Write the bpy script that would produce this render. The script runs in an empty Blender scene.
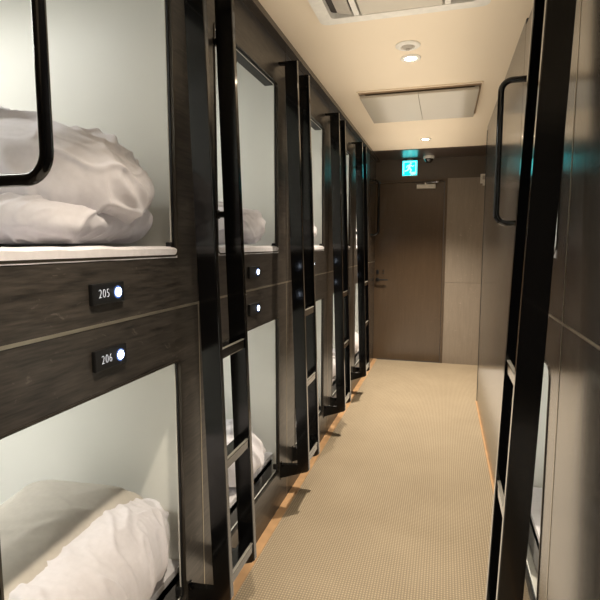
import bpy, bmesh, math, random
from mathutils import Vector, Matrix, noise
random.seed(7)
scn = bpy.context.scene
col = scn.collection
PI = math.pi
XL, XR, YE, ZC = -.811, .317, 6.084, 2.40      # corridor: left bank face, right bank face, end wall, ceiling
YB = -2.2                                      # back of the corridor, behind the camera
SEAM = [.547, 1.547, 2.547, 3.547, 4.547, 5.547]
ZS = 1.203                                     # joint between lower and upper row

# ------------------------------------------------------------------ materials
def s2l(c):
    return tuple(((v/255)/12.92 if v/255 <= .04045 else ((v/255+.055)/1.055)**2.4) for v in c)
def new_mat(name):
    m = bpy.data.materials.new(name); m.use_nodes = True
    nt = m.node_tree
    return m, nt, nt.nodes['Principled BSDF']
def simple(name, rgb, rough=.5, metal=0, spec=.5, coat=0, noise_amt=.06, nscale=30, bump=0):
    m, nt, b = new_mat(name)
    N, L = nt.nodes, nt.links
    tc = N.new('ShaderNodeTexCoord'); nz = N.new('ShaderNodeTexNoise'); nz.inputs['Scale'].default_value = nscale
    nz.inputs['Detail'].default_value = 4
    L.new(tc.outputs['Object'], nz.inputs['Vector'])
    rp = N.new('ShaderNodeValToRGB'); c = s2l(rgb)
    rp.color_ramp.elements[0].position = .3; rp.color_ramp.elements[1].position = .7
    rp.color_ramp.elements[0].color = tuple(v*(1-noise_amt) for v in c)+(1,)
    rp.color_ramp.elements[1].color = tuple(min(1, v*(1+noise_amt)) for v in c)+(1,)
    L.new(nz.outputs['Fac'], rp.inputs['Fac']); L.new(rp.outputs['Color'], b.inputs['Base Color'])
    b.inputs['Roughness'].default_value = rough; b.inputs['Metallic'].default_value = metal
    b.inputs['Specular IOR Level'].default_value = spec
    if coat: b.inputs['Coat Weight'].default_value = coat; b.inputs['Coat Roughness'].default_value = .06
    if bump:
        bp = N.new('ShaderNodeBump'); bp.inputs['Strength'].default_value = bump; bp.inputs['Distance'].default_value = .002
        L.new(nz.outputs['Fac'], bp.inputs['Height']); L.new(bp.outputs['Normal'], b.inputs['Normal'])
    return m
def emit(name, rgb, strength):
    m, nt, b = new_mat(name)
    b.inputs['Base Color'].default_value = s2l(rgb)+(1,)
    b.inputs['Emission Color'].default_value = s2l(rgb)+(1,); b.inputs['Emission Strength'].default_value = strength
    return m
def wood(name, dark, light, stretch, rough, spec=.5):
    # dark wood grain laminate; stretch = scale vector, small along the grain
    m, nt, b = new_mat(name)
    N, L = nt.nodes, nt.links
    tc = N.new('ShaderNodeTexCoord'); mp = N.new('ShaderNodeMapping'); mp.inputs['Scale'].default_value = stretch
    L.new(tc.outputs['Object'], mp.inputs['Vector'])
    n1 = N.new('ShaderNodeTexNoise'); n1.inputs['Scale'].default_value = 6; n1.inputs['Detail'].default_value = 8; n1.inputs['Distortion'].default_value = .8
    L.new(mp.outputs['Vector'], n1.inputs['Vector'])
    n2 = N.new('ShaderNodeTexNoise'); n2.inputs['Scale'].default_value = 22; n2.inputs['Detail'].default_value = 3
    L.new(mp.outputs['Vector'], n2.inputs['Vector'])
    mx = N.new('ShaderNodeMix'); mx.data_type = 'FLOAT'; mx.inputs[0].default_value = .45
    L.new(n1.outputs['Fac'], mx.inputs[2]); L.new(n2.outputs['Fac'], mx.inputs[3])
    rp = N.new('ShaderNodeValToRGB'); rp.color_ramp.elements[0].position = .33; rp.color_ramp.elements[1].position = .68
    rp.color_ramp.elements[0].color = s2l(dark)+(1,); rp.color_ramp.elements[1].color = s2l(light)+(1,)
    L.new(mx.outputs[0], rp.inputs['Fac'])
    # pale flecks that lie across the grain
    mp2 = N.new('ShaderNodeMapping'); mp2.inputs['Scale'].default_value = (14, 9, 22); mp2.inputs['Rotation'].default_value = (.5, 0, 0)
    L.new(tc.outputs['Object'], mp2.inputs['Vector'])
    n3 = N.new('ShaderNodeTexNoise'); n3.inputs['Scale'].default_value = 1.6; n3.inputs['Detail'].default_value = 5; n3.inputs['Distortion'].default_value = 2.5
    L.new(mp2.outputs['Vector'], n3.inputs['Vector'])
    r3 = N.new('ShaderNodeValToRGB'); r3.color_ramp.elements[0].position = .66; r3.color_ramp.elements[1].position = .74
    r3.color_ramp.elements[0].color = (0, 0, 0, 1); r3.color_ramp.elements[1].color = (.35, .35, .35, 1)
    L.new(n3.outputs['Fac'], r3.inputs['Fac'])
    m2 = N.new('ShaderNodeMix'); m2.data_type = 'RGBA'
    L.new(r3.outputs['Color'], m2.inputs[0]); L.new(rp.outputs['Color'], m2.inputs[6])
    m2.inputs[7].default_value = s2l(tuple(min(255, v*1.5+8) for v in light))+(1,)
    L.new(m2.outputs[2], b.inputs['Base Color'])
    b.inputs['Roughness'].default_value = rough; b.inputs['Specular IOR Level'].default_value = spec
    bp = N.new('ShaderNodeBump'); bp.inputs['Strength'].default_value = .12; bp.inputs['Distance'].default_value = .0008
    L.new(n2.outputs['Fac'], bp.inputs['Height']); L.new(bp.outputs['Normal'], b.inputs['Normal'])
    return m
def carpet_mat():
    m, nt, b = new_mat('ribbed_carpet')
    N, L = nt.nodes, nt.links
    tc = N.new('ShaderNodeTexCoord')
    def wave(d, sc, dist):
        w = N.new('ShaderNodeTexWave'); w.bands_direction = d; w.inputs['Scale'].default_value = sc
        w.inputs['Distortion'].default_value = dist; w.inputs['Detail'].default_value = 2; w.inputs['Detail Scale'].default_value = 3
        L.new(tc.outputs['Object'], w.inputs['Vector']); return w
    wx = wave('X', 27, .5); wy = wave('Y', 24, .8)
    mul = N.new('ShaderNodeMath'); mul.operation = 'MULTIPLY'
    L.new(wx.outputs['Fac'], mul.inputs[0]); L.new(wy.outputs['Fac'], mul.inputs[1])
    nz = N.new('ShaderNodeTexNoise'); nz.inputs['Scale'].default_value = 3; nz.inputs['Detail'].default_value = 6
    L.new(tc.outputs['Object'], nz.inputs['Vector'])
    ad = N.new('ShaderNodeMath'); ad.operation = 'MULTIPLY_ADD'; ad.inputs[1].default_value = .3
    L.new(nz.outputs['Fac'], ad.inputs[0]); L.new(mul.outputs[0], ad.inputs[2])
    rp = N.new('ShaderNodeValToRGB'); rp.color_ramp.elements[0].position = .1; rp.color_ramp.elements[1].position = .95
    rp.color_ramp.elements[0].color = s2l((143, 129, 108))+(1,); rp.color_ramp.elements[1].color = s2l((194, 177, 150))+(1,)
    L.new(ad.outputs[0], rp.inputs['Fac']); L.new(rp.outputs['Color'], b.inputs['Base Color'])
    b.inputs['Roughness'].default_value = .75; b.inputs['Specular IOR Level'].default_value = .3
    bp = N.new('ShaderNodeBump'); bp.inputs['Strength'].default_value = .5; bp.inputs['Distance'].default_value = .003
    L.new(mul.outputs[0], bp.inputs['Height']); L.new(bp.outputs['Normal'], b.inputs['Normal'])
    return m
def cloth_mat(name, rgb, rough=.85, crease=.3):
    m = simple(name, rgb, rough, noise_amt=.03, nscale=60, spec=.2, bump=.15)
    nt = m.node_tree; N, L = nt.nodes, nt.links
    b = N['Principled BSDF']; b.inputs['Sheen Weight'].default_value = .2
    # soft creases in the cotton
    tc = N.new('ShaderNodeTexCoord'); mp = N.new('ShaderNodeMapping'); mp.inputs['Scale'].default_value = (7, 12, 9); mp.inputs['Rotation'].default_value = (.3, .2, .5)
    L.new(tc.outputs['Object'], mp.inputs['Vector'])
    nz = N.new('ShaderNodeTexNoise'); nz.noise_type = 'RIDGED_MULTIFRACTAL'; nz.inputs['Scale'].default_value = 1.0; nz.inputs['Detail'].default_value = 2.2; nz.inputs['Distortion'].default_value = 1.4
    L.new(mp.outputs['Vector'], nz.inputs['Vector'])
    b2 = N.new('ShaderNodeBump'); b2.inputs['Strength'].default_value = crease; b2.inputs['Distance'].default_value = .012
    L.new(nz.outputs['Fac'], b2.inputs['Height'])
    prev = b.inputs['Normal'].links[0].from_node
    L.new(prev.outputs['Normal'], b2.inputs['Normal']); L.new(b2.outputs['Normal'], b.inputs['Normal'])
    return m

M = {}
M['panel_h'] = wood('dark_laminate_horizontal_grain', (27, 25, 23), (78, 72, 66), (5, .6, 7), .33)
M['panel_v'] = wood('dark_laminate_vertical_grain', (54, 48, 42), (72, 64, 56), (6, 6, .5), .24, .7)
M['panel_r'] = wood('dark_gloss_laminate', (48, 46, 44), (63, 60, 56), (6, 6, .5), .17, .75)
M['black'] = simple('gloss_black_paint', (7, 7, 8), .15, spec=.42, coat=.25)
M['blackmatt'] = simple('matt_black_plastic', (14, 14, 15), .5)
M['frame'] = simple('dark_bronze_frame', (72, 67, 60), .3, metal=.6)
M['alu'] = simple('brushed_aluminium_joint', (176, 168, 152), .35, metal=.8)
M['grip'] = simple('pale_step_edge', (140, 136, 128), .4)
M['shell'] = simple('capsule_interior_white', (228, 228, 221), .42, noise_amt=.015, nscale=3)
M['mattress'] = cloth_mat('white_mattress_cover', (222, 219, 222))
M['matt_side'] = cloth_mat('grey_mattress_ticking', (108, 106, 104))
M['duvet'] = cloth_mat('white_cotton_duvet', (228, 225, 230), crease=.5)
M['pillow'] = cloth_mat('pale_grey_pillow_cotton', (206, 200, 190))
M['ceiling'] = simple('warm_white_ceiling_paint', (236, 221, 197), .8, noise_amt=.01, nscale=2)
M['cpanel'] = simple('off_white_metal_panel', (196, 188, 172), .22, noise_amt=.01, nscale=2)
M['soffit'] = simple('dark_brown_gloss_soffit', (66, 54, 46), .28, spec=.8)
M['endwall'] = wood('taupe_wall_panel', (140, 129, 117), (152, 141, 128), (4, 4, .4), .38)
M['endwall_shade'] = simple('wall_header_painted_shade', (92, 81, 70), .4, noise_amt=.04)  # end wall tone darkened: shadow along the wall's top put into the colour
M['door'] = wood('brown_metal_door', (78, 63, 48), (87, 71, 55), (4, 4, .3), .26, .7)
M['doorframe'] = simple('brown_door_frame', (96, 82, 68), .4, metal=.3)
M['white'] = simple('white_plastic', (228, 224, 214), .4)
M['grey'] = simple('grey_louvre_plastic', (178, 170, 158), .4)
M['slot'] = simple('dark_air_slot', (38, 30, 25), .6)
M['recess'] = simple('recess_painted_shade', (150, 126, 98), .7)  # brown puts the gap shadow at the hung panel into the colour
M['wood'] = simple('orange_oak_edge_strip', (198, 158, 116), .4, noise_amt=.12, nscale=12)
M['chrome'] = simple('polished_chrome', (190, 190, 190), .15, metal=1)
M['carpet'] = carpet_mat()
M['lamp'] = emit('warm_lamp_glow', (255, 236, 205), 22)
M['strip'] = emit('neutral_lamp_diffuser', (250, 250, 238), 3.0)
M['digit'] = emit('white_backlit_digits', (205, 210, 220), .4)
M['led'] = emit('cool_white_button_light', (225, 238, 255), 7)
M['ledring'] = emit('blue_button_halo', (70, 100, 165), .35)
M['exit_teal'] = emit('exit_sign_teal', (0, 182, 190), 2.6)
M['exit_white'] = emit('exit_sign_white', (150, 240, 235), 1.5)
M['camglass'] = simple('black_dome_glass', (12, 12, 14), .05, coat=1)

# ------------------------------------------------------------------ mesh helpers
def bm_box(bm, x0, x1, y0, y1, z0, z1, bev=0):
    vs = [bm.verts.new((x, y, z)) for x in (x0, x1) for y in (y0, y1) for z in (z0, z1)]
    fs = [bm.faces.new([vs[i] for i in f]) for f in ((0, 1, 3, 2), (4, 6, 7, 5), (0, 4, 5, 1), (2, 3, 7, 6), (0, 2, 6, 4), (1, 5, 7, 3))]
    if bev:
        es = list({e for f in fs for e in f.edges})
        bmesh.ops.bevel(bm, geom=es, offset=bev, segments=2, affect='EDGES', profile=.6)
def bm_prism(bm, pts, a, b, axis='Y', bev=0):
    # pts in the plane across the axis; extrude from a to b
    def P(u, v, w):
        return {'Y': (u, w, v), 'X': (w, u, v), 'Z': (u, v, w)}[axis]
    A = [bm.verts.new(P(u, v, a)) for u, v in pts]; B = [bm.verts.new(P(u, v, b)) for u, v in pts]
    fs = [bm.faces.new(A), bm.faces.new(B[::-1])]
    n = len(pts)
    for i in range(n): fs.append(bm.faces.new((A[i], B[i], B[(i+1) % n], A[(i+1) % n])))
    if bev:
        es = list({e for f in fs for e in f.edges})
        bmesh.ops.bevel(bm, geom=es, offset=bev, segments=2, affect='EDGES', profile=.6)
def bm_tube(bm, pts, r, seg=16):
    pts = [Vector(p) for p in pts]; rings = []
    ref = None
    for i, p in enumerate(pts):
        d = (pts[min(i+1, len(pts)-1)]-pts[max(i-1, 0)]).normalized()
        if ref is None: ref = d.orthogonal().normalized()
        u = (ref-d*ref.dot(d)).normalized(); ref = u; w = d.cross(u)
        rings.append([bm.verts.new(p+(u*math.cos(2*PI*k/seg)+w*math.sin(2*PI*k/seg))*r) for k in range(seg)])
    for a, b in zip(rings, rings[1:]):
        for k in range(seg): bm.faces.new((a[k], a[(k+1) % seg], b[(k+1) % seg], b[k]))
    bm.faces.new(rings[0][::-1]); bm.faces.new(rings[-1])
def bm_lathe(bm, prof, c, seg=32):
    rings = []
    for r, z in prof:
        rings.append([bm.verts.new((c[0]+max(r, 1e-5)*math.cos(2*PI*k/seg), c[1]+max(r, 1e-5)*math.sin(2*PI*k/seg), c[2]+z)) for k in range(seg)])
    for a, b in zip(rings, rings[1:]):
        for k in range(seg): bm.faces.new((a[k], a[(k+1) % seg], b[(k+1) % seg], b[k]))
    bmesh.ops.remove_doubles(bm, verts=bm.verts, dist=1e-4)
def rrect(u0, u1, v0, v1, r, n=6):
    pts = []
    for cx, cy, a0 in ((u1-r, v1-r, 0), (u0+r, v1-r, 90), (u0+r, v0+r, 180), (u1-r, v0+r, 270)):
        for k in range(n+1):
            a = math.radians(a0+90*k/n); pts.append((cx+r*math.cos(a), cy+r*math.sin(a)))
    return pts
def bm_ring(bm, outer, inner, xa, xb):
    # a slab in the YZ plane between two loops of equal count
    n = len(outer)
    V = {}
    for key, loop, x in (('oa', outer, xa), ('ob', outer, xb), ('ia', inner, xa), ('ib', inner, xb)):
        V[key] = [bm.verts.new((x, p[0], p[1])) for p in loop]
    for i in range(n):
        j = (i+1) % n
        for a, b in (('oa', 'ia'), ('ia', 'ib'), ('ib', 'ob'), ('ob', 'oa')):
            q = [V[a][i], V[a][j], V[b][j], V[b][i]]
            if len({tuple(round(c, 5) for c in v.co) for v in q}) < 3: continue
            bm.faces.new(q)
    bmesh.ops.remove_doubles(bm, verts=bm.verts, dist=1e-5)
    bmesh.ops.dissolve_degenerate(bm, dist=1e-6, edges=bm.edges)
def obj(name, bm, mat, parent=None, loc=None, smooth=False):
    bmesh.ops.recalc_face_normals(bm, faces=bm.faces)
    me = bpy.data.meshes.new(name); bm.to_mesh(me); bm.free()
    o = bpy.data.objects.new(name, me); col.objects.link(o)
    me.materials.append(M[mat] if isinstance(mat, str) else mat)
    if smooth:
        for p in me.polygons: p.use_smooth = True
        if smooth != 'all':
            try: me.set_sharp_from_angle(angle=math.radians(35))
            except Exception: pass
    if parent: o.parent = parent
    if loc: o.location = loc
    return o
def box(name, ext, mat, parent=None, bev=0):
    bm = bmesh.new(); bm_box(bm, *ext, bev); return obj(name, bm, mat, parent)
def tag(o, label, cat, group=None):
    o['label'] = label; o['category'] = cat
    if group: o['group'] = group
    return o
def thing(name, label, cat, loc=(0, 0, 0), group=None):
    o = bpy.data.objects.new(name, None); col.objects.link(o); o.location = loc
    return tag(o, label, cat, group)
def struct(o):
    o['kind'] = 'structure'; return o
def copy_tree(src, loc, label):
    c = src.copy(); col.objects.link(c); c.location = loc; c['label'] = label
    for ch in src.children:
        d = ch.copy(); col.objects.link(d); d.parent = c
        for g in ch.children:
            e = g.copy(); col.objects.link(e); e.parent = d
    return c
def text_mesh(name, s, size, mat, parent, M4):
    cu = bpy.data.curves.new(name, 'FONT'); cu.body = s; cu.size = size; cu.align_x = 'CENTER'; cu.align_y = 'CENTER'; cu.extrude = .0006
    cu.space_character = 1.15; cu.offset = -.0009
    t = bpy.data.objects.new(name, cu); col.objects.link(t)
    me = bpy.data.meshes.new_from_object(t.evaluated_get(bpy.context.evaluated_depsgraph_get()))
    bpy.data.objects.remove(t)
    me.transform(M4); o = bpy.data.objects.new(name, me); col.objects.link(o)
    me.materials.clear(); me.materials.append(M[mat]); o.parent = parent
    return o

# ------------------------------------------------------------------ the setting
XO, XI = -3.0, 2.5      # far ends of the capsules on each side
struct(box('floor', (XO, 2.55, YB, YE, -.05, 0), 'carpet'))
struct(box('ceiling', (XO, 2.55, YB, 5.50, ZC, ZC+.06), 'ceiling'))
struct(box('trim_1', (XL, XL+.042, YB, YE, 2.372, ZC), 'panel_v'))
struct(box('trim_2', (XL, XL+.045, YB, YE, 0, .004), 'wood'))
struct(box('trim_3', (XR-.012, XR, YB, 4.65, 0, .004), 'wood'))
struct(box('trim_4', (XO, .80, 5.50, YE, ZC-.008, ZC+.06), 'soffit'))
# end wall: panels left, right and above the door
DX0, DX1, DZ = -.825, -.022, 2.13
bm = bmesh.new(); bm_box(bm, -.95, DX0-.03, YE, YE+.12, 0, ZC); struct(obj('wall_back_left', bm, 'endwall'))
bm = bmesh.new(); bm_box(bm, DX0-.03, .75, YE, YE+.12, DZ+.03, ZC); struct(obj('wall_back_header', bm, 'endwall_shade'))
bm = bmesh.new()
bm_box(bm, DX1+.03, .75, YE, YE+.12, 0, .963); bm_box(bm, DX1+.03, .75, YE, YE+.12, .966, DZ+.03)
struct(obj('wall_back_right', bm, 'endwall'))
bm = bmesh.new()
bm_box(bm, DX0-.03, DX0, YE-.006, YE+.1, 0, DZ+.03, .002); bm_box(bm, DX1, DX1+.03, YE-.006, YE+.1, 0, DZ+.03, .002); bm_box(bm, DX0, DX1, YE-.006, YE+.1, DZ, DZ+.03, .002)
dr = struct(box('door_1', (DX0+.004, DX1-.004, YE+.006, YE+.046, .008, DZ-.004), 'door', bev=.002))
fr = obj('door_frame', bm, 'doorframe', dr)
# lever handle and lock
bm = bmesh.new()
hx = DX0+.05
bm_prism(bm, [(hx+.024*math.cos(a*PI/12), .985+.024*math.sin(a*PI/12)) for a in range(24)], YE-.004, YE+.008)
bm_tube(bm, [(hx, YE, .985), (hx, YE-.045, .985), (hx+.012, YE-.055, .985), (hx+.13, YE-.055, .985)], .009, 10)
obj('lever_handle', bm, 'blackmatt', dr, smooth=True)
bm = bmesh.new()
bm_box(bm, hx-.014, hx+.014, YE-.006, YE+.008, 1.05, 1.10, .003)
for k in range(2):
    bm_tube(bm, [(hx+.07, YE+.004, 1.095-.035*k), (hx+.07, YE-.006, 1.095-.035*k)], .010, 12)
obj('lock', bm, 'blackmatt', dr)
# door closer
bm = bmesh.new()
bm_box(bm, -.335, -.125, YE-.045, YE+.008, 2.05, 2.095, .004)
cl = obj('door_closer', bm, 'white', dr)
bm = bmesh.new(); bm_box(bm, -.245, -.225, YE-.05, YE-.0, 2.095, 2.118, .002)
bm_tube(bm, [(-.235, YE-.045, 2.112), (-.10, YE-.10, 2.112)], .007, 8); bm_tube(bm, [(-.10, YE-.10, 2.112), (-.05, YE-.01, 2.145)], .007, 8)
obj('closer_arm', bm, 'chrome', cl)

# left bank: capsules fill SEAM[0]..SEAM[5]; plain panels elsewhere
struct(box('wall_left', (XL-.03, XL, YB, SEAM[0]-.003, 0, ZC-.03), 'panel_v'))
struct(box('wall_left_far', (XL-.03, XL, SEAM[5]+.003, YE, 0, ZC-.03), 'panel_v'))
# right bank: plain glossy panels with an aluminium joint, then capsules, then plain panels
RS = [.505, 1.505, 2.530, 3.58, 4.65]
for k, (a, b) in enumerate(((YB, 1.505), (2.530, 4.65))):
    for r, (z0, z1) in enumerate(((0, 1.185), (1.1885, ZC)) if k == 0 else ((0, ZC),)):
        struct(box('wall_right', (XR, XR+.03, a+.003, b-.003, z0, z1), 'panel_r', bev=.0015))
struct(box('wall_right_end', (XR+.03, .75, 4.60, 4.65, 0, ZC), 'panel_r'))
struct(box('wall_right_recess', (.75, .80, 4.60, YE+.12, 0, ZC), 'endwall'))
struct(box('wall_front', (-1.0, .80, YB-.06, YB, 0, ZC), 'panel_v'))
# joint strips
struct(box('trim_5', (XL-.012, XL+.0015, YB, YE, ZS-.004, ZS+.004), 'alu'))
struct(box('trim_6', (XR-.0015, XR+.012, YB, 2.527, ZS-.018-.003, ZS-.018+.003), 'alu'))
for s in SEAM:
    struct(box('trim_7', (XL-.028, XL-.002, s-.003, s+.003, ZS+.004, 2.372), 'blackmatt'))
    struct(box('trim_8', (XL-.028, XL+.001, s-.003, s+.003, .0, ZS-.004), 'alu'))
struct(box('trim_9', (XR-.001, XR+.028, 1.502, 1.508, 0, ZC), 'alu'))
struct(box('trim_10', (XR+.002, XR+.028, 2.526, 2.534, 0, ZC), 'blackmatt'))

struct(box('trim_11', (XR-.003, XR+.03, 4.648, 4.656, 0, 2.37), 'blackmatt'))  # black strip standing in for the line of shade at the recess

# ------------------------------------------------------------------ capsules
# local frame: origin on the floor at the bank's face, the capsule's own middle; x runs INTO the corridor
def hole_outer(y0, y1, z0, z1, inner, hy0, hy1, hz0, hz1, r):
    out = []
    for (y, z) in inner:
        if y > hy1-r-1e-6 and z > hz1-r-1e-6: out.append((y1, z1))
        elif y < hy0+r+1e-6 and z > hz1-r-1e-6: out.append((y0, z1))
        elif y < hy0+r+1e-6 and z < hz0+r+1e-6: out.append((y0, z0))
        else: out.append((y1, z0))
    return out
def make_capsule(label, upper, y_lo=-.5, y_hi=.5, h0=-.340, h1=.372, depth=2.15, zs=ZS, plate=None, group=None, mat_panel='panel_h', flip=1, panel_side=None, corner=.024):
    t = thing('sleeping_capsule', label, 'capsule bed', group=group)
    if upper: z0, z1, hz0, hz1 = zs+.004, 2.372, 1.364, 2.19
    else: z0, z1, hz0, hz1 = 0, zs-.004, .20, 1.035
    g = .003; R = corner
    inner = rrect(h0, h1, hz0, hz1, R)
    outer = hole_outer(y_lo+g, y_hi-g, z0, z1, inner, h0, h1, hz0, hz1, R)
    bm = bmesh.new(); bm_ring(bm, outer, inner, 0, -.016)
    fp = obj('front_panel', bm, mat_panel, t)
    # frame lining the opening, a few mm proud
    i2 = rrect(h0+.006, h1-.006, hz0+.006, hz1-.006, R-.005)
    bm = bmesh.new(); bm_ring(bm, inner, i2, .003, -.014)
    obj('opening_frame', bm, 'frame', t)
    # black gasket inside the frame
    i3 = rrect(h0+.010, h1-.010, hz0+.008, hz1-.010, R-.009)
    bm = bmesh.new(); bm_ring(bm, i2, i3, -.008, -.014)
    obj('gasket', bm, 'blackmatt', t)
    # shell: five inner faces with thickness, open to the corridor
    a, b = y_lo+.004, y_hi-.004; w = .02
    zi0, zi1 = z0+.012, z1-.01
    bm = bmesh.new()
    bm_box(bm, -depth, -.016, a, a+w, zi0, zi1); bm_box(bm, -depth, -.016, b-w, b, zi0, zi1)
    bm_box(bm, -depth, -.016, a+w, b-w, zi1-w, zi1); bm_box(bm, -depth, -.016, a+w, b-w, zi0, zi0+w)
    bm_box(bm, -depth, -depth+w, a+w, b-w, zi0+w, zi1-w)
    # white return behind the front panel, round the opening
    ro = [(min(max(y, a+w), b-w), min(max(z, zi0+w), zi1-w)) for y, z in outer]
    bm_ring(bm, ro, i3, -.0165, -.020)
    obj('shell', bm, 'shell', t)
    # ceiling lamp of the capsule
    bm = bmesh.new(); bm_box(bm, -1.75, -.55, -.05, .05, zi1-w-.022, zi1-w, .004)
    lh = obj('capsule_lamp', bm, 'white', t)
    bm = bmesh.new(); bm_box(bm, -1.73, -.57, -.04, .04, zi1-w-.026, zi1-w-.021)
    obj('diffuser', bm, 'strip', lh)
    # roller blind housing behind the top edge
    bm = bmesh.new(); bm_box(bm, -.075, -.024, h0-.02, h1+.02, hz1-.006, hz1+.04, .006)
    bl = obj('blind_housing', bm, 'blackmatt', t)
    if upper:
        bm = bmesh.new(); bm_box(bm, -.045, -.025, h0+.215, h0+.27, hz1-.055, hz1-.006, .004)
        cp = obj('blind_catch', bm, 'blackmatt', bl)
    # small black stops at the lower corners
    for y in (h0+.018, h1-.016):
        bm = bmesh.new(); bm_box(bm, -.03, -.008, y-.007, y+.007, hz0+.018, hz0+.045, .004)
        obj('blind_stop', bm, 'blackmatt', t)
    if plate is not None:
        zc = 1.281 if upper else 1.118
        py = .012
        bm = bmesh.new(); bm_box(bm, 0, .012, py-.062, py+.062, zc-.026, zc+.026, .003)
        pl = obj('number_plate', bm, 'blackmatt', t)
        # button with light
        def disc(r, x0, x1, y, z):
            bm = bmesh.new()
            bm_prism(bm, [(y+r*math.cos(k*PI/12), z+r*math.sin(k*PI/12)) for k in range(24)], x0, x1, 'X'); return bm
        obj('button_ring', disc(.0165, .011, .0128, py+.034, zc), 'ledring', pl)
        obj('button_light', disc(.0115, .012, .0145, py+.034, zc), 'led', pl)
        if plate:
            M4 = Matrix.Translation((.0126, py-.020, zc)) @ Matrix(((0, 0, 1, 0), (.8, 0, 0, 0), (0, 1, 0, 0), (0, 0, 0, 1)))
            text_mesh('digits', plate, .031, 'digit', pl, M4)
    return t
GL = 'sleeping capsules along the left side'
order = ['nearest the camera', 'second from the camera', 'third from the camera', 'fourth from the camera', 'fifth from the camera, closest to the brown door']
for up in (True, False):
    row = 'upper' if up else 'lower'
    first = make_capsule('%s left capsule nearest the camera, dark panel with plate numbered %s' % (row, '205' if up else '206'), up, plate='205' if up else '206', group=GL)
    first.location = (XL, 1.047, 0)
    proto = make_capsule('%s left capsule %s, between black ladders' % (row, order[1]), up, plate='', group=GL)
    proto.location = (XL, 2.047, 0)
    for k in range(2, 5):
        copy_tree(proto, (XL, 1.047+k, 0), '%s left capsule %s, dark laminate front' % (row, order[k]))
# right side: mirrored (rotated half a turn)
for up in (True, False):
    t = make_capsule('%s right capsule behind the big black ladder' % ('upper' if up else 'lower'), up, y_lo=-.5125, y_hi=.5125, h0=-.22, h1=.39, corner=.05,
                     zs=ZS-.018, mat_panel='panel_r', group='sleeping capsules on the right side')
    t.location = (XR, 2.0175, 0); t.rotation_euler = (0, 0, PI)

# ------------------------------------------------------------------ ladders and grab bars
def make_ladder(label, sx=1):
    t = thing('capsule_ladder', label, 'ladder', group='black ladders fixed to the capsule bank')
    # s = distance from the bank's face
    zt, zb = 2.29, .215
    to, bo, dep, th = .096, .160, .060, .024
    def so(z): return to+(bo-to)*(zt-z)/(zt-zb)
    for y0, y1 in ((-.12, -.12+th), (.12-th, .12)):
        bm = bmesh.new()
        P = [(so(zt), zt), (0, zt), (0, zt-.012), (so(zt)-dep, zt-.012),
             (so(.242)-dep, .242), (.0, .238), (.0, .158), (so(zb)-.012, zb-.004), (so(zb), zb+.006)]
        bm_prism(bm, P, y0, y1, 'Y')
        es = [e for e in bm.edges]
        bmesh.ops.bevel(bm, geom=es, offset=.0025, segments=2, affect='EDGES', profile=.6)
        obj('rail', bm, 'black', t)
    for z in (1.052, .682, .278):
        o = so(z)
        bm = bmesh.new(); bm_box(bm, o-dep+.004, o-.004, -.12+th, .12-th, z-.020, z+.012, .002)
        r = obj('rung', bm, 'black', t)
        bm = bmesh.new(); bm_box(bm, o-.0135, o-.0045, -.12+th+.001, .12-th-.001, z+.010, z+.0145, .001)
        obj('step_edge', bm, 'grip', r)
    # wall bosses
    for y in (-.108, .108):
        for z0, z1 in ((.15, .245),):
            bm = bmesh.new(); bm_box(bm, 0, .004, y-.0135, y+.0135, z0, z1, .001); obj('wall_bracket', bm, 'black', t)
    return t
l1 = make_ladder('tall black ladder on the left, nearest the camera, between first and second capsules')
l1.location = (XL, SEAM[1], 0)
for k, w in ((2, 'second black ladder along the left bank, foot above the oak floor strip'), (3, 'third black ladder along the left bank'), (4, 'farthest black ladder on the left, before the brown door')):
    copy_tree(l1, (XL, SEAM[k], 0), w)
rl = copy_tree(l1, (XR-.003, 1.450, 0), 'large black ladder alone on the right side, in front of glossy wall panels')
rl.rotation_euler = (0, 0, PI)
def make_bar(label, s, z0, z1, loc, rot=0, r=.0135):
    t = thing('grab_bar', label, 'grab bar', loc, group='black tubular grab bars beside the capsules')
    bm = bmesh.new(); R = .045; pts = [(0, 0, z0)]
    for k in range(9):
        a = -PI/2+k*PI/16; pts.append((s-R+R*math.cos(a), 0, z0+R+R*math.sin(a)))
    for k in range(9):
        a = k*PI/16; pts.append((s-R+R*math.cos(a), 0, z1-R+R*math.sin(a)))
    pts.append((0, 0, z1))
    bm_tube(bm, pts, r, 20); obj('bar', bm, 'black', t, smooth=True)
    for z in (z0, z1):
        bm = bmesh.new(); bm_tube(bm, [(0, 0, z), (.005, 0, z)], r+.004, 20)
        obj('mounting_flange', bm, 'black', t, smooth=True)
    t.rotation_euler = (0, 0, rot); return t
make_bar('black tubular grab bar at the far left, in front of the upper bedding', .170, 1.510, 2.12, (XL, .703, 0), r=.0112)
make_bar('black tubular grab bar on the glossy right wall beyond the ladder', .105, 1.495, 2.10, (XR, 2.385, 0), PI, r=.013)
gb = make_bar('black grab bar on left bank by the second upper capsule, behind first ladder', .07, 1.512, 2.12, (XL, 1.715, 0), r=.012)
for y, w in ((2.715, 'black grab bar on left bank behind the second ladder'), (3.715, 'black grab bar on left bank behind the third ladder'), (4.715, 'black grab bar on left bank behind the fourth ladder'), (5.70, 'black grab bar at the end of the left bank beside the brown door')):
    c = copy_tree(gb, (XL, y, 0), w)
    if y > 5:
        for ch in c.children: ch.scale = (1.2, 1, 1)

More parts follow.
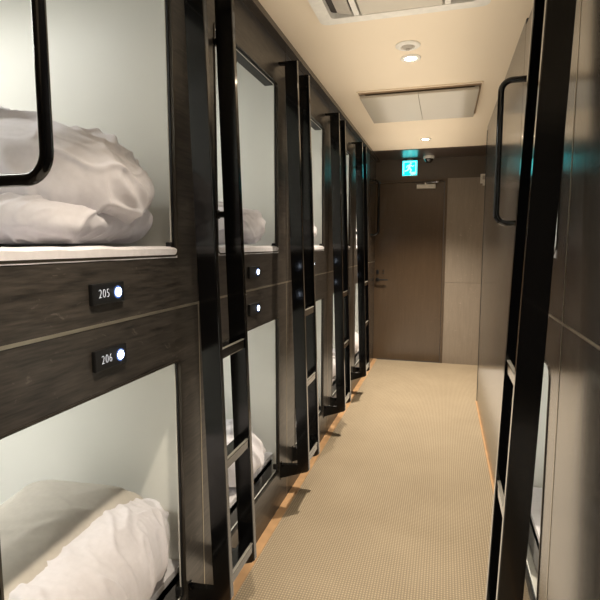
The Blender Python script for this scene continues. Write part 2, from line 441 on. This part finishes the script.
# ------------------------------------------------------------------ bedding
def lump(name, label, cat, c, dims, rot, mat, seed, ex=(3.0, 3.0, 2.2), wr=.02, pinch=0, crease=None, group=None, flat=.35, res=56, fold=None, fr=(4, 4, 3)):
    """soft cloth body: superellipsoid, sagging flat bottom, ridged wrinkles"""
    bm = bmesh.new(); bmesh.ops.create_cube(bm, size=2)
    bmesh.ops.subdivide_edges(bm, edges=bm.edges, cuts=res, use_grid_fill=True)
    off = Vector((seed*3.7, seed*1.9, seed*5.3))
    dx, dy, dz = dims[0]/2, dims[1]/2, dims[2]/2
    for v in bm.verts:
        p = v.co.copy(); a, b, g = ex
        n = (abs(p.x)**a+abs(p.y)**b+abs(p.z)**g)
        q = p.normalized()
        # superellipsoid radius by bisection-free scaling
        k = (abs(q.x)**a+abs(q.y)**b+abs(q.z)**g)
        lo, hi = .3, 2.2
        for _ in range(18):
            m = (lo+hi)/2
            if abs(q.x*m)**a+abs(q.y*m)**b+abs(q.z*m)**g > 1: hi = m
            else: lo = m
        q = q*lo
        if pinch:                       # pillow: thin towards the rim, corners drawn out
            rr = max(abs(q.x), abs(q.y)); t = max(0, (1-rr**3.2))
            q.z *= .18+.82*t**.6 if rr < 1 else .18
            e = 1-pinch*.12*(1-abs(q.x*q.y))*rr*rr
            q.x *= e; q.y *= e
        P = Vector((q.x*dx, q.y*dy, q.z*dz))
        # wrinkles: sharp ridges and folds of three sizes, warped
        s = P*3.5+off
        wv = Vector((noise.noise(s), noise.noise(s+Vector((9, 1, 4))), noise.noise(s+Vector((2, 7, 5)))))
        def ridge(f, warp, wd, o2):
            t2 = Vector((P.x*f[0], P.y*f[1], P.z*f[2]))+wv*warp+off*o2
            return math.exp(-(noise.noise(t2)/wd)**2)*(.35+.65*max(0, noise.noise(t2*.37+Vector((5, 5, 5)))+.5))
        h = wr*(.85*ridge(fr, 1.0, .11, 1)+.75*ridge((fr[0]*1.9, fr[1]*1.9, fr[2]*1.6), 1.5, .10, 1.7)+.20*ridge((fr[0]*3.8, fr[1]*3.8, fr[2]*3), 2.2, .12, 2.3))
        h += wr*.9*noise.noise(P*3.0+off)
        nrm = Vector((q.x, q.y, q.z*1.3)).normalized()
        P += nrm*h
        if crease:
            z0, dpt = crease
            P -= Vector((nrm.x, nrm.y, 0))*dpt*math.exp(-((P.z-z0)/.012)**2)
        if fold: P = fold(P)
        if P.z < -dz*(1-flat): P.z = -dz*(1-flat)+(P.z+dz*(1-flat))*.12
        v.co = P
    zmin = min(v.co.z for v in bm.verts)
    for v in bm.verts: v.co.z -= zmin
    o = obj(name, bm, mat, smooth='all'); o.location = c; o.rotation_euler = rot
    tag(o, label, cat, group)
    return o
ZU, ZLo = 1.398, .262           # bed tops
def mattress(y, z, label, sgn=-1, x0=XL, w=.94, oy=0):
    t = thing('mattress', label, 'mattress', (x0, y, 0), group='white mattresses inside the capsules')
    zb = z-(.155 if z > 1 else .165)
    xa, xb = sorted((sgn*.075, sgn*2.10))
    if z > 1:   # the upper sheet reaches the sill
        zb = 1.247
    bm = bmesh.new(); bm_box(bm, xa, xb, -w/2, w/2, zb-.006 if z < 1 else zb, z-.02, .012)
    obj('core', bm, 'matt_side', t)
    # fitted sheet: cap a little larger than the core, soft lower edge, crumpled
    bm = bmesh.new(); nx, ny = 60, 36
    g = [[None]*(ny+1) for _ in range(nx+1)]
    x0s, x1s = xa-.004 if sgn > 0 else xa, xb if sgn > 0 else xb+.004
    for i in range(nx+1):
        for j in range(ny+1):
            X = xa+(xb-xa)*i/nx; Y = -w/2-.004+(w+.008)*j/ny
            p = Vector((X*5, Y*5+y, z*3)); dz = .004*noise.noise(p)+.003*(1-abs(noise.noise(p*2.7))*2)
            g[i][j] = bm.verts.new((X, Y, z-.010+dz))
    for i in range(nx):
        for j in range(ny): bm.faces.new((g[i][j], g[i+1][j], g[i+1][j+1], g[i][j+1]))
    ext = bmesh.ops.extrude_edge_only(bm, edges=[e for e in bm.edges if e.is_boundary])
    for v in ext['geom']:
        if isinstance(v, bmesh.types.BMVert): v.co.z -= .055 if z < 1 else .03
    sh = obj('fitted_sheet', bm, 'mattress', t, smooth=True)
    if z > 1:   # white sheet edge tucked over the sill
        bm = bmesh.new(); a, b = (sgn*-.002, sgn*.04); h0, h1 = (-.332, .364) if sgn < 0 else (-.38, .21)
        n = 40; A = []
        for i in range(n+1):
            y = h0+(h1-h0)*i/n; d = .003*noise.noise(Vector((y*14, z, 0)))
            A.append([bm.verts.new(p) for p in ((b, y, 1.361), (a, y, 1.361+d*.3), (a, y, 1.388+d), (sgn*.012, y, 1.396+d), (b, y, 1.396+d))])
        for P, Q in zip(A, A[1:]):
            for k in range(5): bm.faces.new((P[k], P[(k+1) % 5], Q[(k+1) % 5], Q[k]))
        bm.faces.new(A[0]); bm.faces.new(A[-1][::-1])
        obj('sheet_edge', bm, 'mattress', t, smooth=True)
    return t
for k in range(5):
    for up in (True, False):
        mattress(1.047+k, ZU if up else ZLo, 'white mattress in the %s left capsule, %s' % ('upper' if up else 'lower', order[k]))
mattress(2.0175, ZLo, 'white mattress low in the right capsule behind the big ladder', 1, XR)
mattress(2.0175, ZU, 'white mattress in the upper right capsule behind the big ladder', 1, XR)

# upper near capsule: folded duvet with a pillow pile on it
GB = None
d1 = lump('folded_duvet', 'white folded duvet at the bottom of the pile in the near upper capsule', 'duvet', (XL-.665, 1.24, ZU), (1.22, .50, .165), (0, 0, -.06), 'duvet', 2, wr=.026, ex=(4.5, 3, 2.3), flat=.2, res=110, fr=(3.4, 2.2, 2))
d2 = lump('pillow', 'big plump white pillow heaped on the folded duvet in the near upper capsule', 'pillow', (XL-.69, 1.265, ZU+.105), (1.38, .46, .37), (0, .15, -.06), 'duvet', 6, wr=.024, ex=(2.4, 2.6, 1.9), flat=.3, res=110, fr=(3.0, 3.0, 2.2))
# lower near capsule
p1 = lump('pillow', 'pale grey pillow leaning behind the white duvet in the near lower capsule', 'pillow', (XL-.35, 1.12, ZLo+.07), (.50, .78, .34), (.13, -.08, .04), 'pillow', 11, ex=(5, 5, 2.0), wr=.010, pinch=1, flat=.5, res=90, fr=(3, 3, 2))
d3 = lump('duvet', 'crumpled white duvet in front of the grey pillow in the near lower capsule', 'duvet', (XL-.160, 1.08, ZLo), (.32, .86, .315), (.05, 0, .08), 'duvet', 8, ex=(2.3, 3.0, 2.2), wr=.017, flat=.2, res=110, fr=(1.8, 6.5, 2.2))
# bundles in the further capsules
dU = lump('rolled_duvet', 'rolled white duvet in the upper left capsule second from the camera', 'duvet', (XL-.33, 2.20, ZU), (.62, .46, .25), (0, 0, .1), 'duvet', 14, ex=(2.3, 2.3, 2.1), wr=.024, group='rolled duvets in the further capsules')
dL = lump('rolled_duvet', 'rolled white duvet in the lower left capsule second from the camera', 'duvet', (XL-.33, 2.20, ZLo), (.60, .44, .27), (0, 0, -.1), 'duvet', 17, ex=(2.3, 2.3, 2.1), wr=.026, group='rolled duvets in the further capsules')
for k in (2, 3, 4):
    for src, row in ((dU, 'upper'), (dL, 'lower')):
        c = src.copy(); col.objects.link(c); c.location = src.location+Vector((0, k-1, 0)); c['label'] = 'rolled white duvet in the %s left capsule, %s' % (row, order[k].split(',')[0])
lump('crumpled_sheet', 'small crumpled white sheet by the sill of the near lower capsule', 'sheet', (XL-.13, 1.25, ZLo-.004), (.12, .22, .07), (0, 0, .2), 'duvet', 21, ex=(2.2, 2.4, 2.0), wr=.022)
lump('rolled_duvet', 'white duvet seen low behind the big right ladder', 'duvet', (XR+.45, 2.25, ZLo), (.6, .42, .26), (0, 0, .1), 'duvet', 25, ex=(2.3, 2.3, 2.1), wr=.024)

# ------------------------------------------------------------------ ceiling fittings
# cassette air conditioner
ac = thing('air_conditioner', 'white ceiling cassette air conditioner at the top of the picture', 'air conditioner', (-.205, 1.83, ZC))
bm = bmesh.new()
hw, hl = .352, .46
def yz_frame(bm, o, i, z0, z1):
    n = len(o); A = [bm.verts.new((p[0], p[1], z0)) for p in o]; B = [bm.verts.new((p[0], p[1], z1)) for p in o]
    C = [bm.verts.new((p[0], p[1], z0)) for p in i]; D = [bm.verts.new((p[0], p[1], z1)) for p in i]
    for k in range(n):
        j = (k+1) % n
        for a, b in ((A, C), (C, D), (D, B), (B, A)): bm.faces.new((a[k], a[j], b[j], b[k]))
yz_frame(bm, rrect(-hw, hw, -hl, hl, .035), rrect(-hw+.055, hw-.055, -hl+.055, hl-.055, .02), -.028, 0)
obj('outer_frame', bm, 'white', ac, smooth=True)
box('air_slot', (-hw+.055, hw-.055, -hl+.055, hl-.055, -.004, 0), 'slot', ac)
for sx in (-1, 1):
    bm = bmesh.new()
    x0 = sx*(hw-.115); bm_prism(bm, [(x0-.030, -.014), (x0+.030, -.026), (x0+.032, -.021), (x0-.028, -.008)], -hl+.07, hl-.07, 'Y')
    obj('louvre', bm, 'grey', ac)
    box('inner_bar', (sx*(hw-.165)-.012, sx*(hw-.165)+.012, -hl+.055, hl-.055, -.026, -.004), 'white', ac, .003)
bm = bmesh.new(); bm_box(bm, -hw+.185, hw-.185, -hl+.06, hl-.06, -.03, -.004, .006)
obj('intake_grille', bm, 'cpanel', ac)
# drop panel further along
pn = thing('ceiling_diffuser', 'flat square off-white panel hung just below the ceiling', 'air diffuser', (-.197, 3.80, ZC))
box('recess', (-.388, .388, -.41, .355, -.004, 0), 'recess', pn)
bm = bmesh.new(); yz_frame(bm, rrect(-.393, .393, -.42, .365, .004, 1), rrect(-.387, .387, -.41, .357, .004, 1), -.008, 0)
obj('rim', bm, 'ceiling', pn)
bm = bmesh.new(); bm_box(bm, -.380, -.001, -.36, .35, -.030, -.014, .002); bm_box(bm, .001, .374, -.36, .35, -.030, -.014, .002)
obj('face_plate', bm, 'cpanel', pn)
bm = bmesh.new()
for sx in (-1, 1):
    for y in (-.34, .33): bm_box(bm, sx*.36-.012, sx*.36+.012, y-.012, y+.012, -.015, -.003)
obj('hanger', bm, 'grey', pn)
# smoke detector / sprinkler rose
sp = thing('sprinkler_rose', 'round ceiling sprinkler cover beside the downlight', 'sprinkler', (-.21, 2.69, ZC))
bm = bmesh.new(); bm_lathe(bm, [(0, 0), (.062, 0), (.062, -.004), (.056, -.008), (.036, -.010), (.033, -.004), (0, -.004)], (0, 0, 0)); obj('cover_ring', bm, 'white', sp, smooth=True)
bm = bmesh.new(); bm_lathe(bm, [(0, -.003), (.03, -.003), (.03, -.009), (.022, -.016), (.012, -.018), (.010, -.024), (0, -.024)], (0, 0, 0)); obj('sprinkler_head', bm, 'grey', sp, smooth=True)
# downlights
def downlight(y, label):
    t = thing('downlight', label, 'ceiling light', (-.208, y, ZC), group='round recessed downlights')
    bm = bmesh.new(); bm_lathe(bm, [(.031, -.001), (.033, -.005), (.050, -.006), (.054, -.003), (.054, 0)], (0, 0, 0)); obj('trim_ring', bm, 'white', t, smooth=True)
    bm = bmesh.new(); bm_lathe(bm, [(0, -.003), (.032, -.003), (.032, -.0015), (0, -.0015)], (0, 0, 0)); obj('lens', bm, 'lamp', t)
    return t
LY = [-1.43, .72, 2.87, 5.02]
downlight(2.87, 'round recessed downlight next to the sprinkler cover')
downlight(5.02, 'small round recessed downlight in front of the exit sign')
downlight(.72, 'round recessed downlight above the camera, behind the air conditioner')

# exit sign
ex = thing('exit_sign', 'glowing teal running man emergency exit sign above the brown door', 'exit sign', (-.418, YE-.03, 2.372))
W, H2 = .175, .175
box('sign_case', (-W/2, W/2, -.02, .03, -H2, 0), 'white', ex, .003)
box('sign_mount', (-.03, .03, -.005, .03, 0, .015), 'white', ex)
box('lit_panel', (-W/2+.005, W/2-.005, -.023, -.019, -H2+.005, -.005), 'exit_teal', ex)
def P2(px, pz): return (-W/2+px*W, -H2+pz*H2)
bm = bmesh.new()
def strip2(a, b, w):
    a, b = Vector(P2(*a)), Vector(P2(*b)); d = (b-a).normalized(); n = Vector((-d.y, d.x))*w/2*W
    bm_prism(bm, [tuple(a+n), tuple(b+n), tuple(b-n), tuple(a-n)], -.0255, -.0225, 'Y')
c = P2(.56, .80); bm_prism(bm, [(c[0]+.011*math.cos(k*PI/8), c[1]+.011*math.sin(k*PI/8)) for k in range(16)], -.0255, -.0225, 'Y')
strip2((.52, .72), (.44, .46), .15)      # trunk
strip2((.45, .50), (.60, .38), .10); strip2((.60, .40), (.52, .18), .09)     # front leg
strip2((.45, .48), (.34, .34), .10); strip2((.36, .36), (.18, .30), .08)     # rear leg
strip2((.54, .70), (.68, .58), .07); strip2((.68, .60), (.78, .66), .06)     # front arm
strip2((.50, .70), (.34, .64), .07); strip2((.35, .66), (.28, .52), .06)     # rear arm
obj('running_figure', bm, 'exit_white', ex)
bm = bmesh.new()
for a, b, c2, d in ((.08, .14, .10, .92), (.86, .92, .10, .92), (.14, .86, .87, .92)):
    q0, q1 = P2(a, c2), P2(b, d); bm_box(bm, q0[0], q1[0], -.0252, -.0225, q0[1], q1[1])
q0, q1 = P2(.56, .06), P2(.84, .24); bm_box(bm, q0[0], q1[0], -.0252, -.0225, q0[1], q1[1])
obj('doorway_outline', bm, 'exit_white', ex)
# dome camera
cm = thing('security_camera', 'white and black dome security camera right of the exit sign', 'security camera', (-.205, 5.93, ZC-.008))
bm = bmesh.new(); bm_lathe(bm, [(0, 0), (.060, 0), (.060, -.022), (.056, -.030), (0, -.030)], (0, 0, 0)); obj('base', bm, 'white', cm, smooth=True)
bm = bmesh.new(); bm_lathe(bm, [(.050, -.028), (.048, -.045), (.038, -.062), (.022, -.073), (0, -.077)], (0, 0, 0)); obj('dome', bm, 'camglass', cm, smooth=True)
# small white wall unit at the right of the end wall
wu = thing('wall_sensor', 'small white sensor box high on the end wall at the right', 'sensor', (.405, YE, 2.14))
box('housing', (-.045, .045, -.04, 0, -.05, .05), 'white', wu, .004)
box('window', (-.025, .025, -.043, -.038, -.012, .03), 'grey', wu, .002)
bm = bmesh.new(); bm_tube(bm, [(0, -.02, -.05), (0, -.02, -.075)], .02, 14); obj('detector_tip', bm, 'white', wu, smooth=True)

# ------------------------------------------------------------------ lights
def spot(y, energy, angle=105):
    l = bpy.data.lights.new('downlight_beam', 'SPOT'); l.energy = energy; l.color = (1, .87, .70); l.spot_size = math.radians(angle); l.spot_blend = .8
    l.shadow_soft_size = .035
    o = bpy.data.objects.new('downlight_beam', l); col.objects.link(o); o.location = (-.208, y, ZC-.012)
for y, e in zip(LY, (60, 105, 150, 250)): spot(y, e)
def area(name, loc, size, sy, energy, color, rot):
    l = bpy.data.lights.new(name, 'AREA'); l.shape = 'RECTANGLE'; l.size = size; l.size_y = sy; l.energy = energy; l.color = color
    o = bpy.data.objects.new(name, l); col.objects.link(o); o.location = loc; o.rotation_euler = rot
    return o
# capsule lamps (one per capsule, just under its diffuser)
for k in range(5):
    for up in (True, False):
        area('capsule_lamp_light', (XL-1.15, 1.047+k, (2.30 if up else 1.13)), 1.1, .07, 5.6 if up else 4.6, (1, .985, .94), (0, 0, 0))
for up in (True, False):
    area('capsule_lamp_light', (XR+1.15, 2.0175, (2.30 if up else 1.12)), 1.1, .07, 6.2, (1, .985, .94), (0, 0, 0))
# added fill lamp without a fixture, imitates bounce from the pale carpet
area('added_bounce_fill', (-.25, 2.2, .03), .9, 7.2, 9, (1, .88, .72), (PI, 0, 0))
area('added_ceiling_fill', (-.23, 1.9, 2.12), .7, 7.6, 10.5, (1, .88, .72), (PI, 0, 0))  # unseen fill lamp, added below the ceiling to brighten it
w = bpy.data.worlds.new('world'); scn.world = w; w.use_nodes = True
w.node_tree.nodes['Background'].inputs['Color'].default_value = (1, .85, .7, 1); w.node_tree.nodes['Background'].inputs['Strength'].default_value = .05

# ------------------------------------------------------------------ camera
cam = bpy.data.cameras.new('camera'); cam.sensor_width = 36; cam.lens = 30; cam.clip_start = .02
co = bpy.data.objects.new('camera', cam); col.objects.link(co); co.location = (0, 0, 1.4)
yaw, pit = math.radians(16.080), math.radians(6.277)
co.rotation_euler = (PI/2-pit, 0, yaw)
scn.camera = co
scn.view_settings.view_transform = 'Standard'; scn.view_settings.look = 'None'; scn.view_settings.gamma = 1
scn.view_settings.use_curve_mapping = False; scn.view_settings.exposure = 0.4
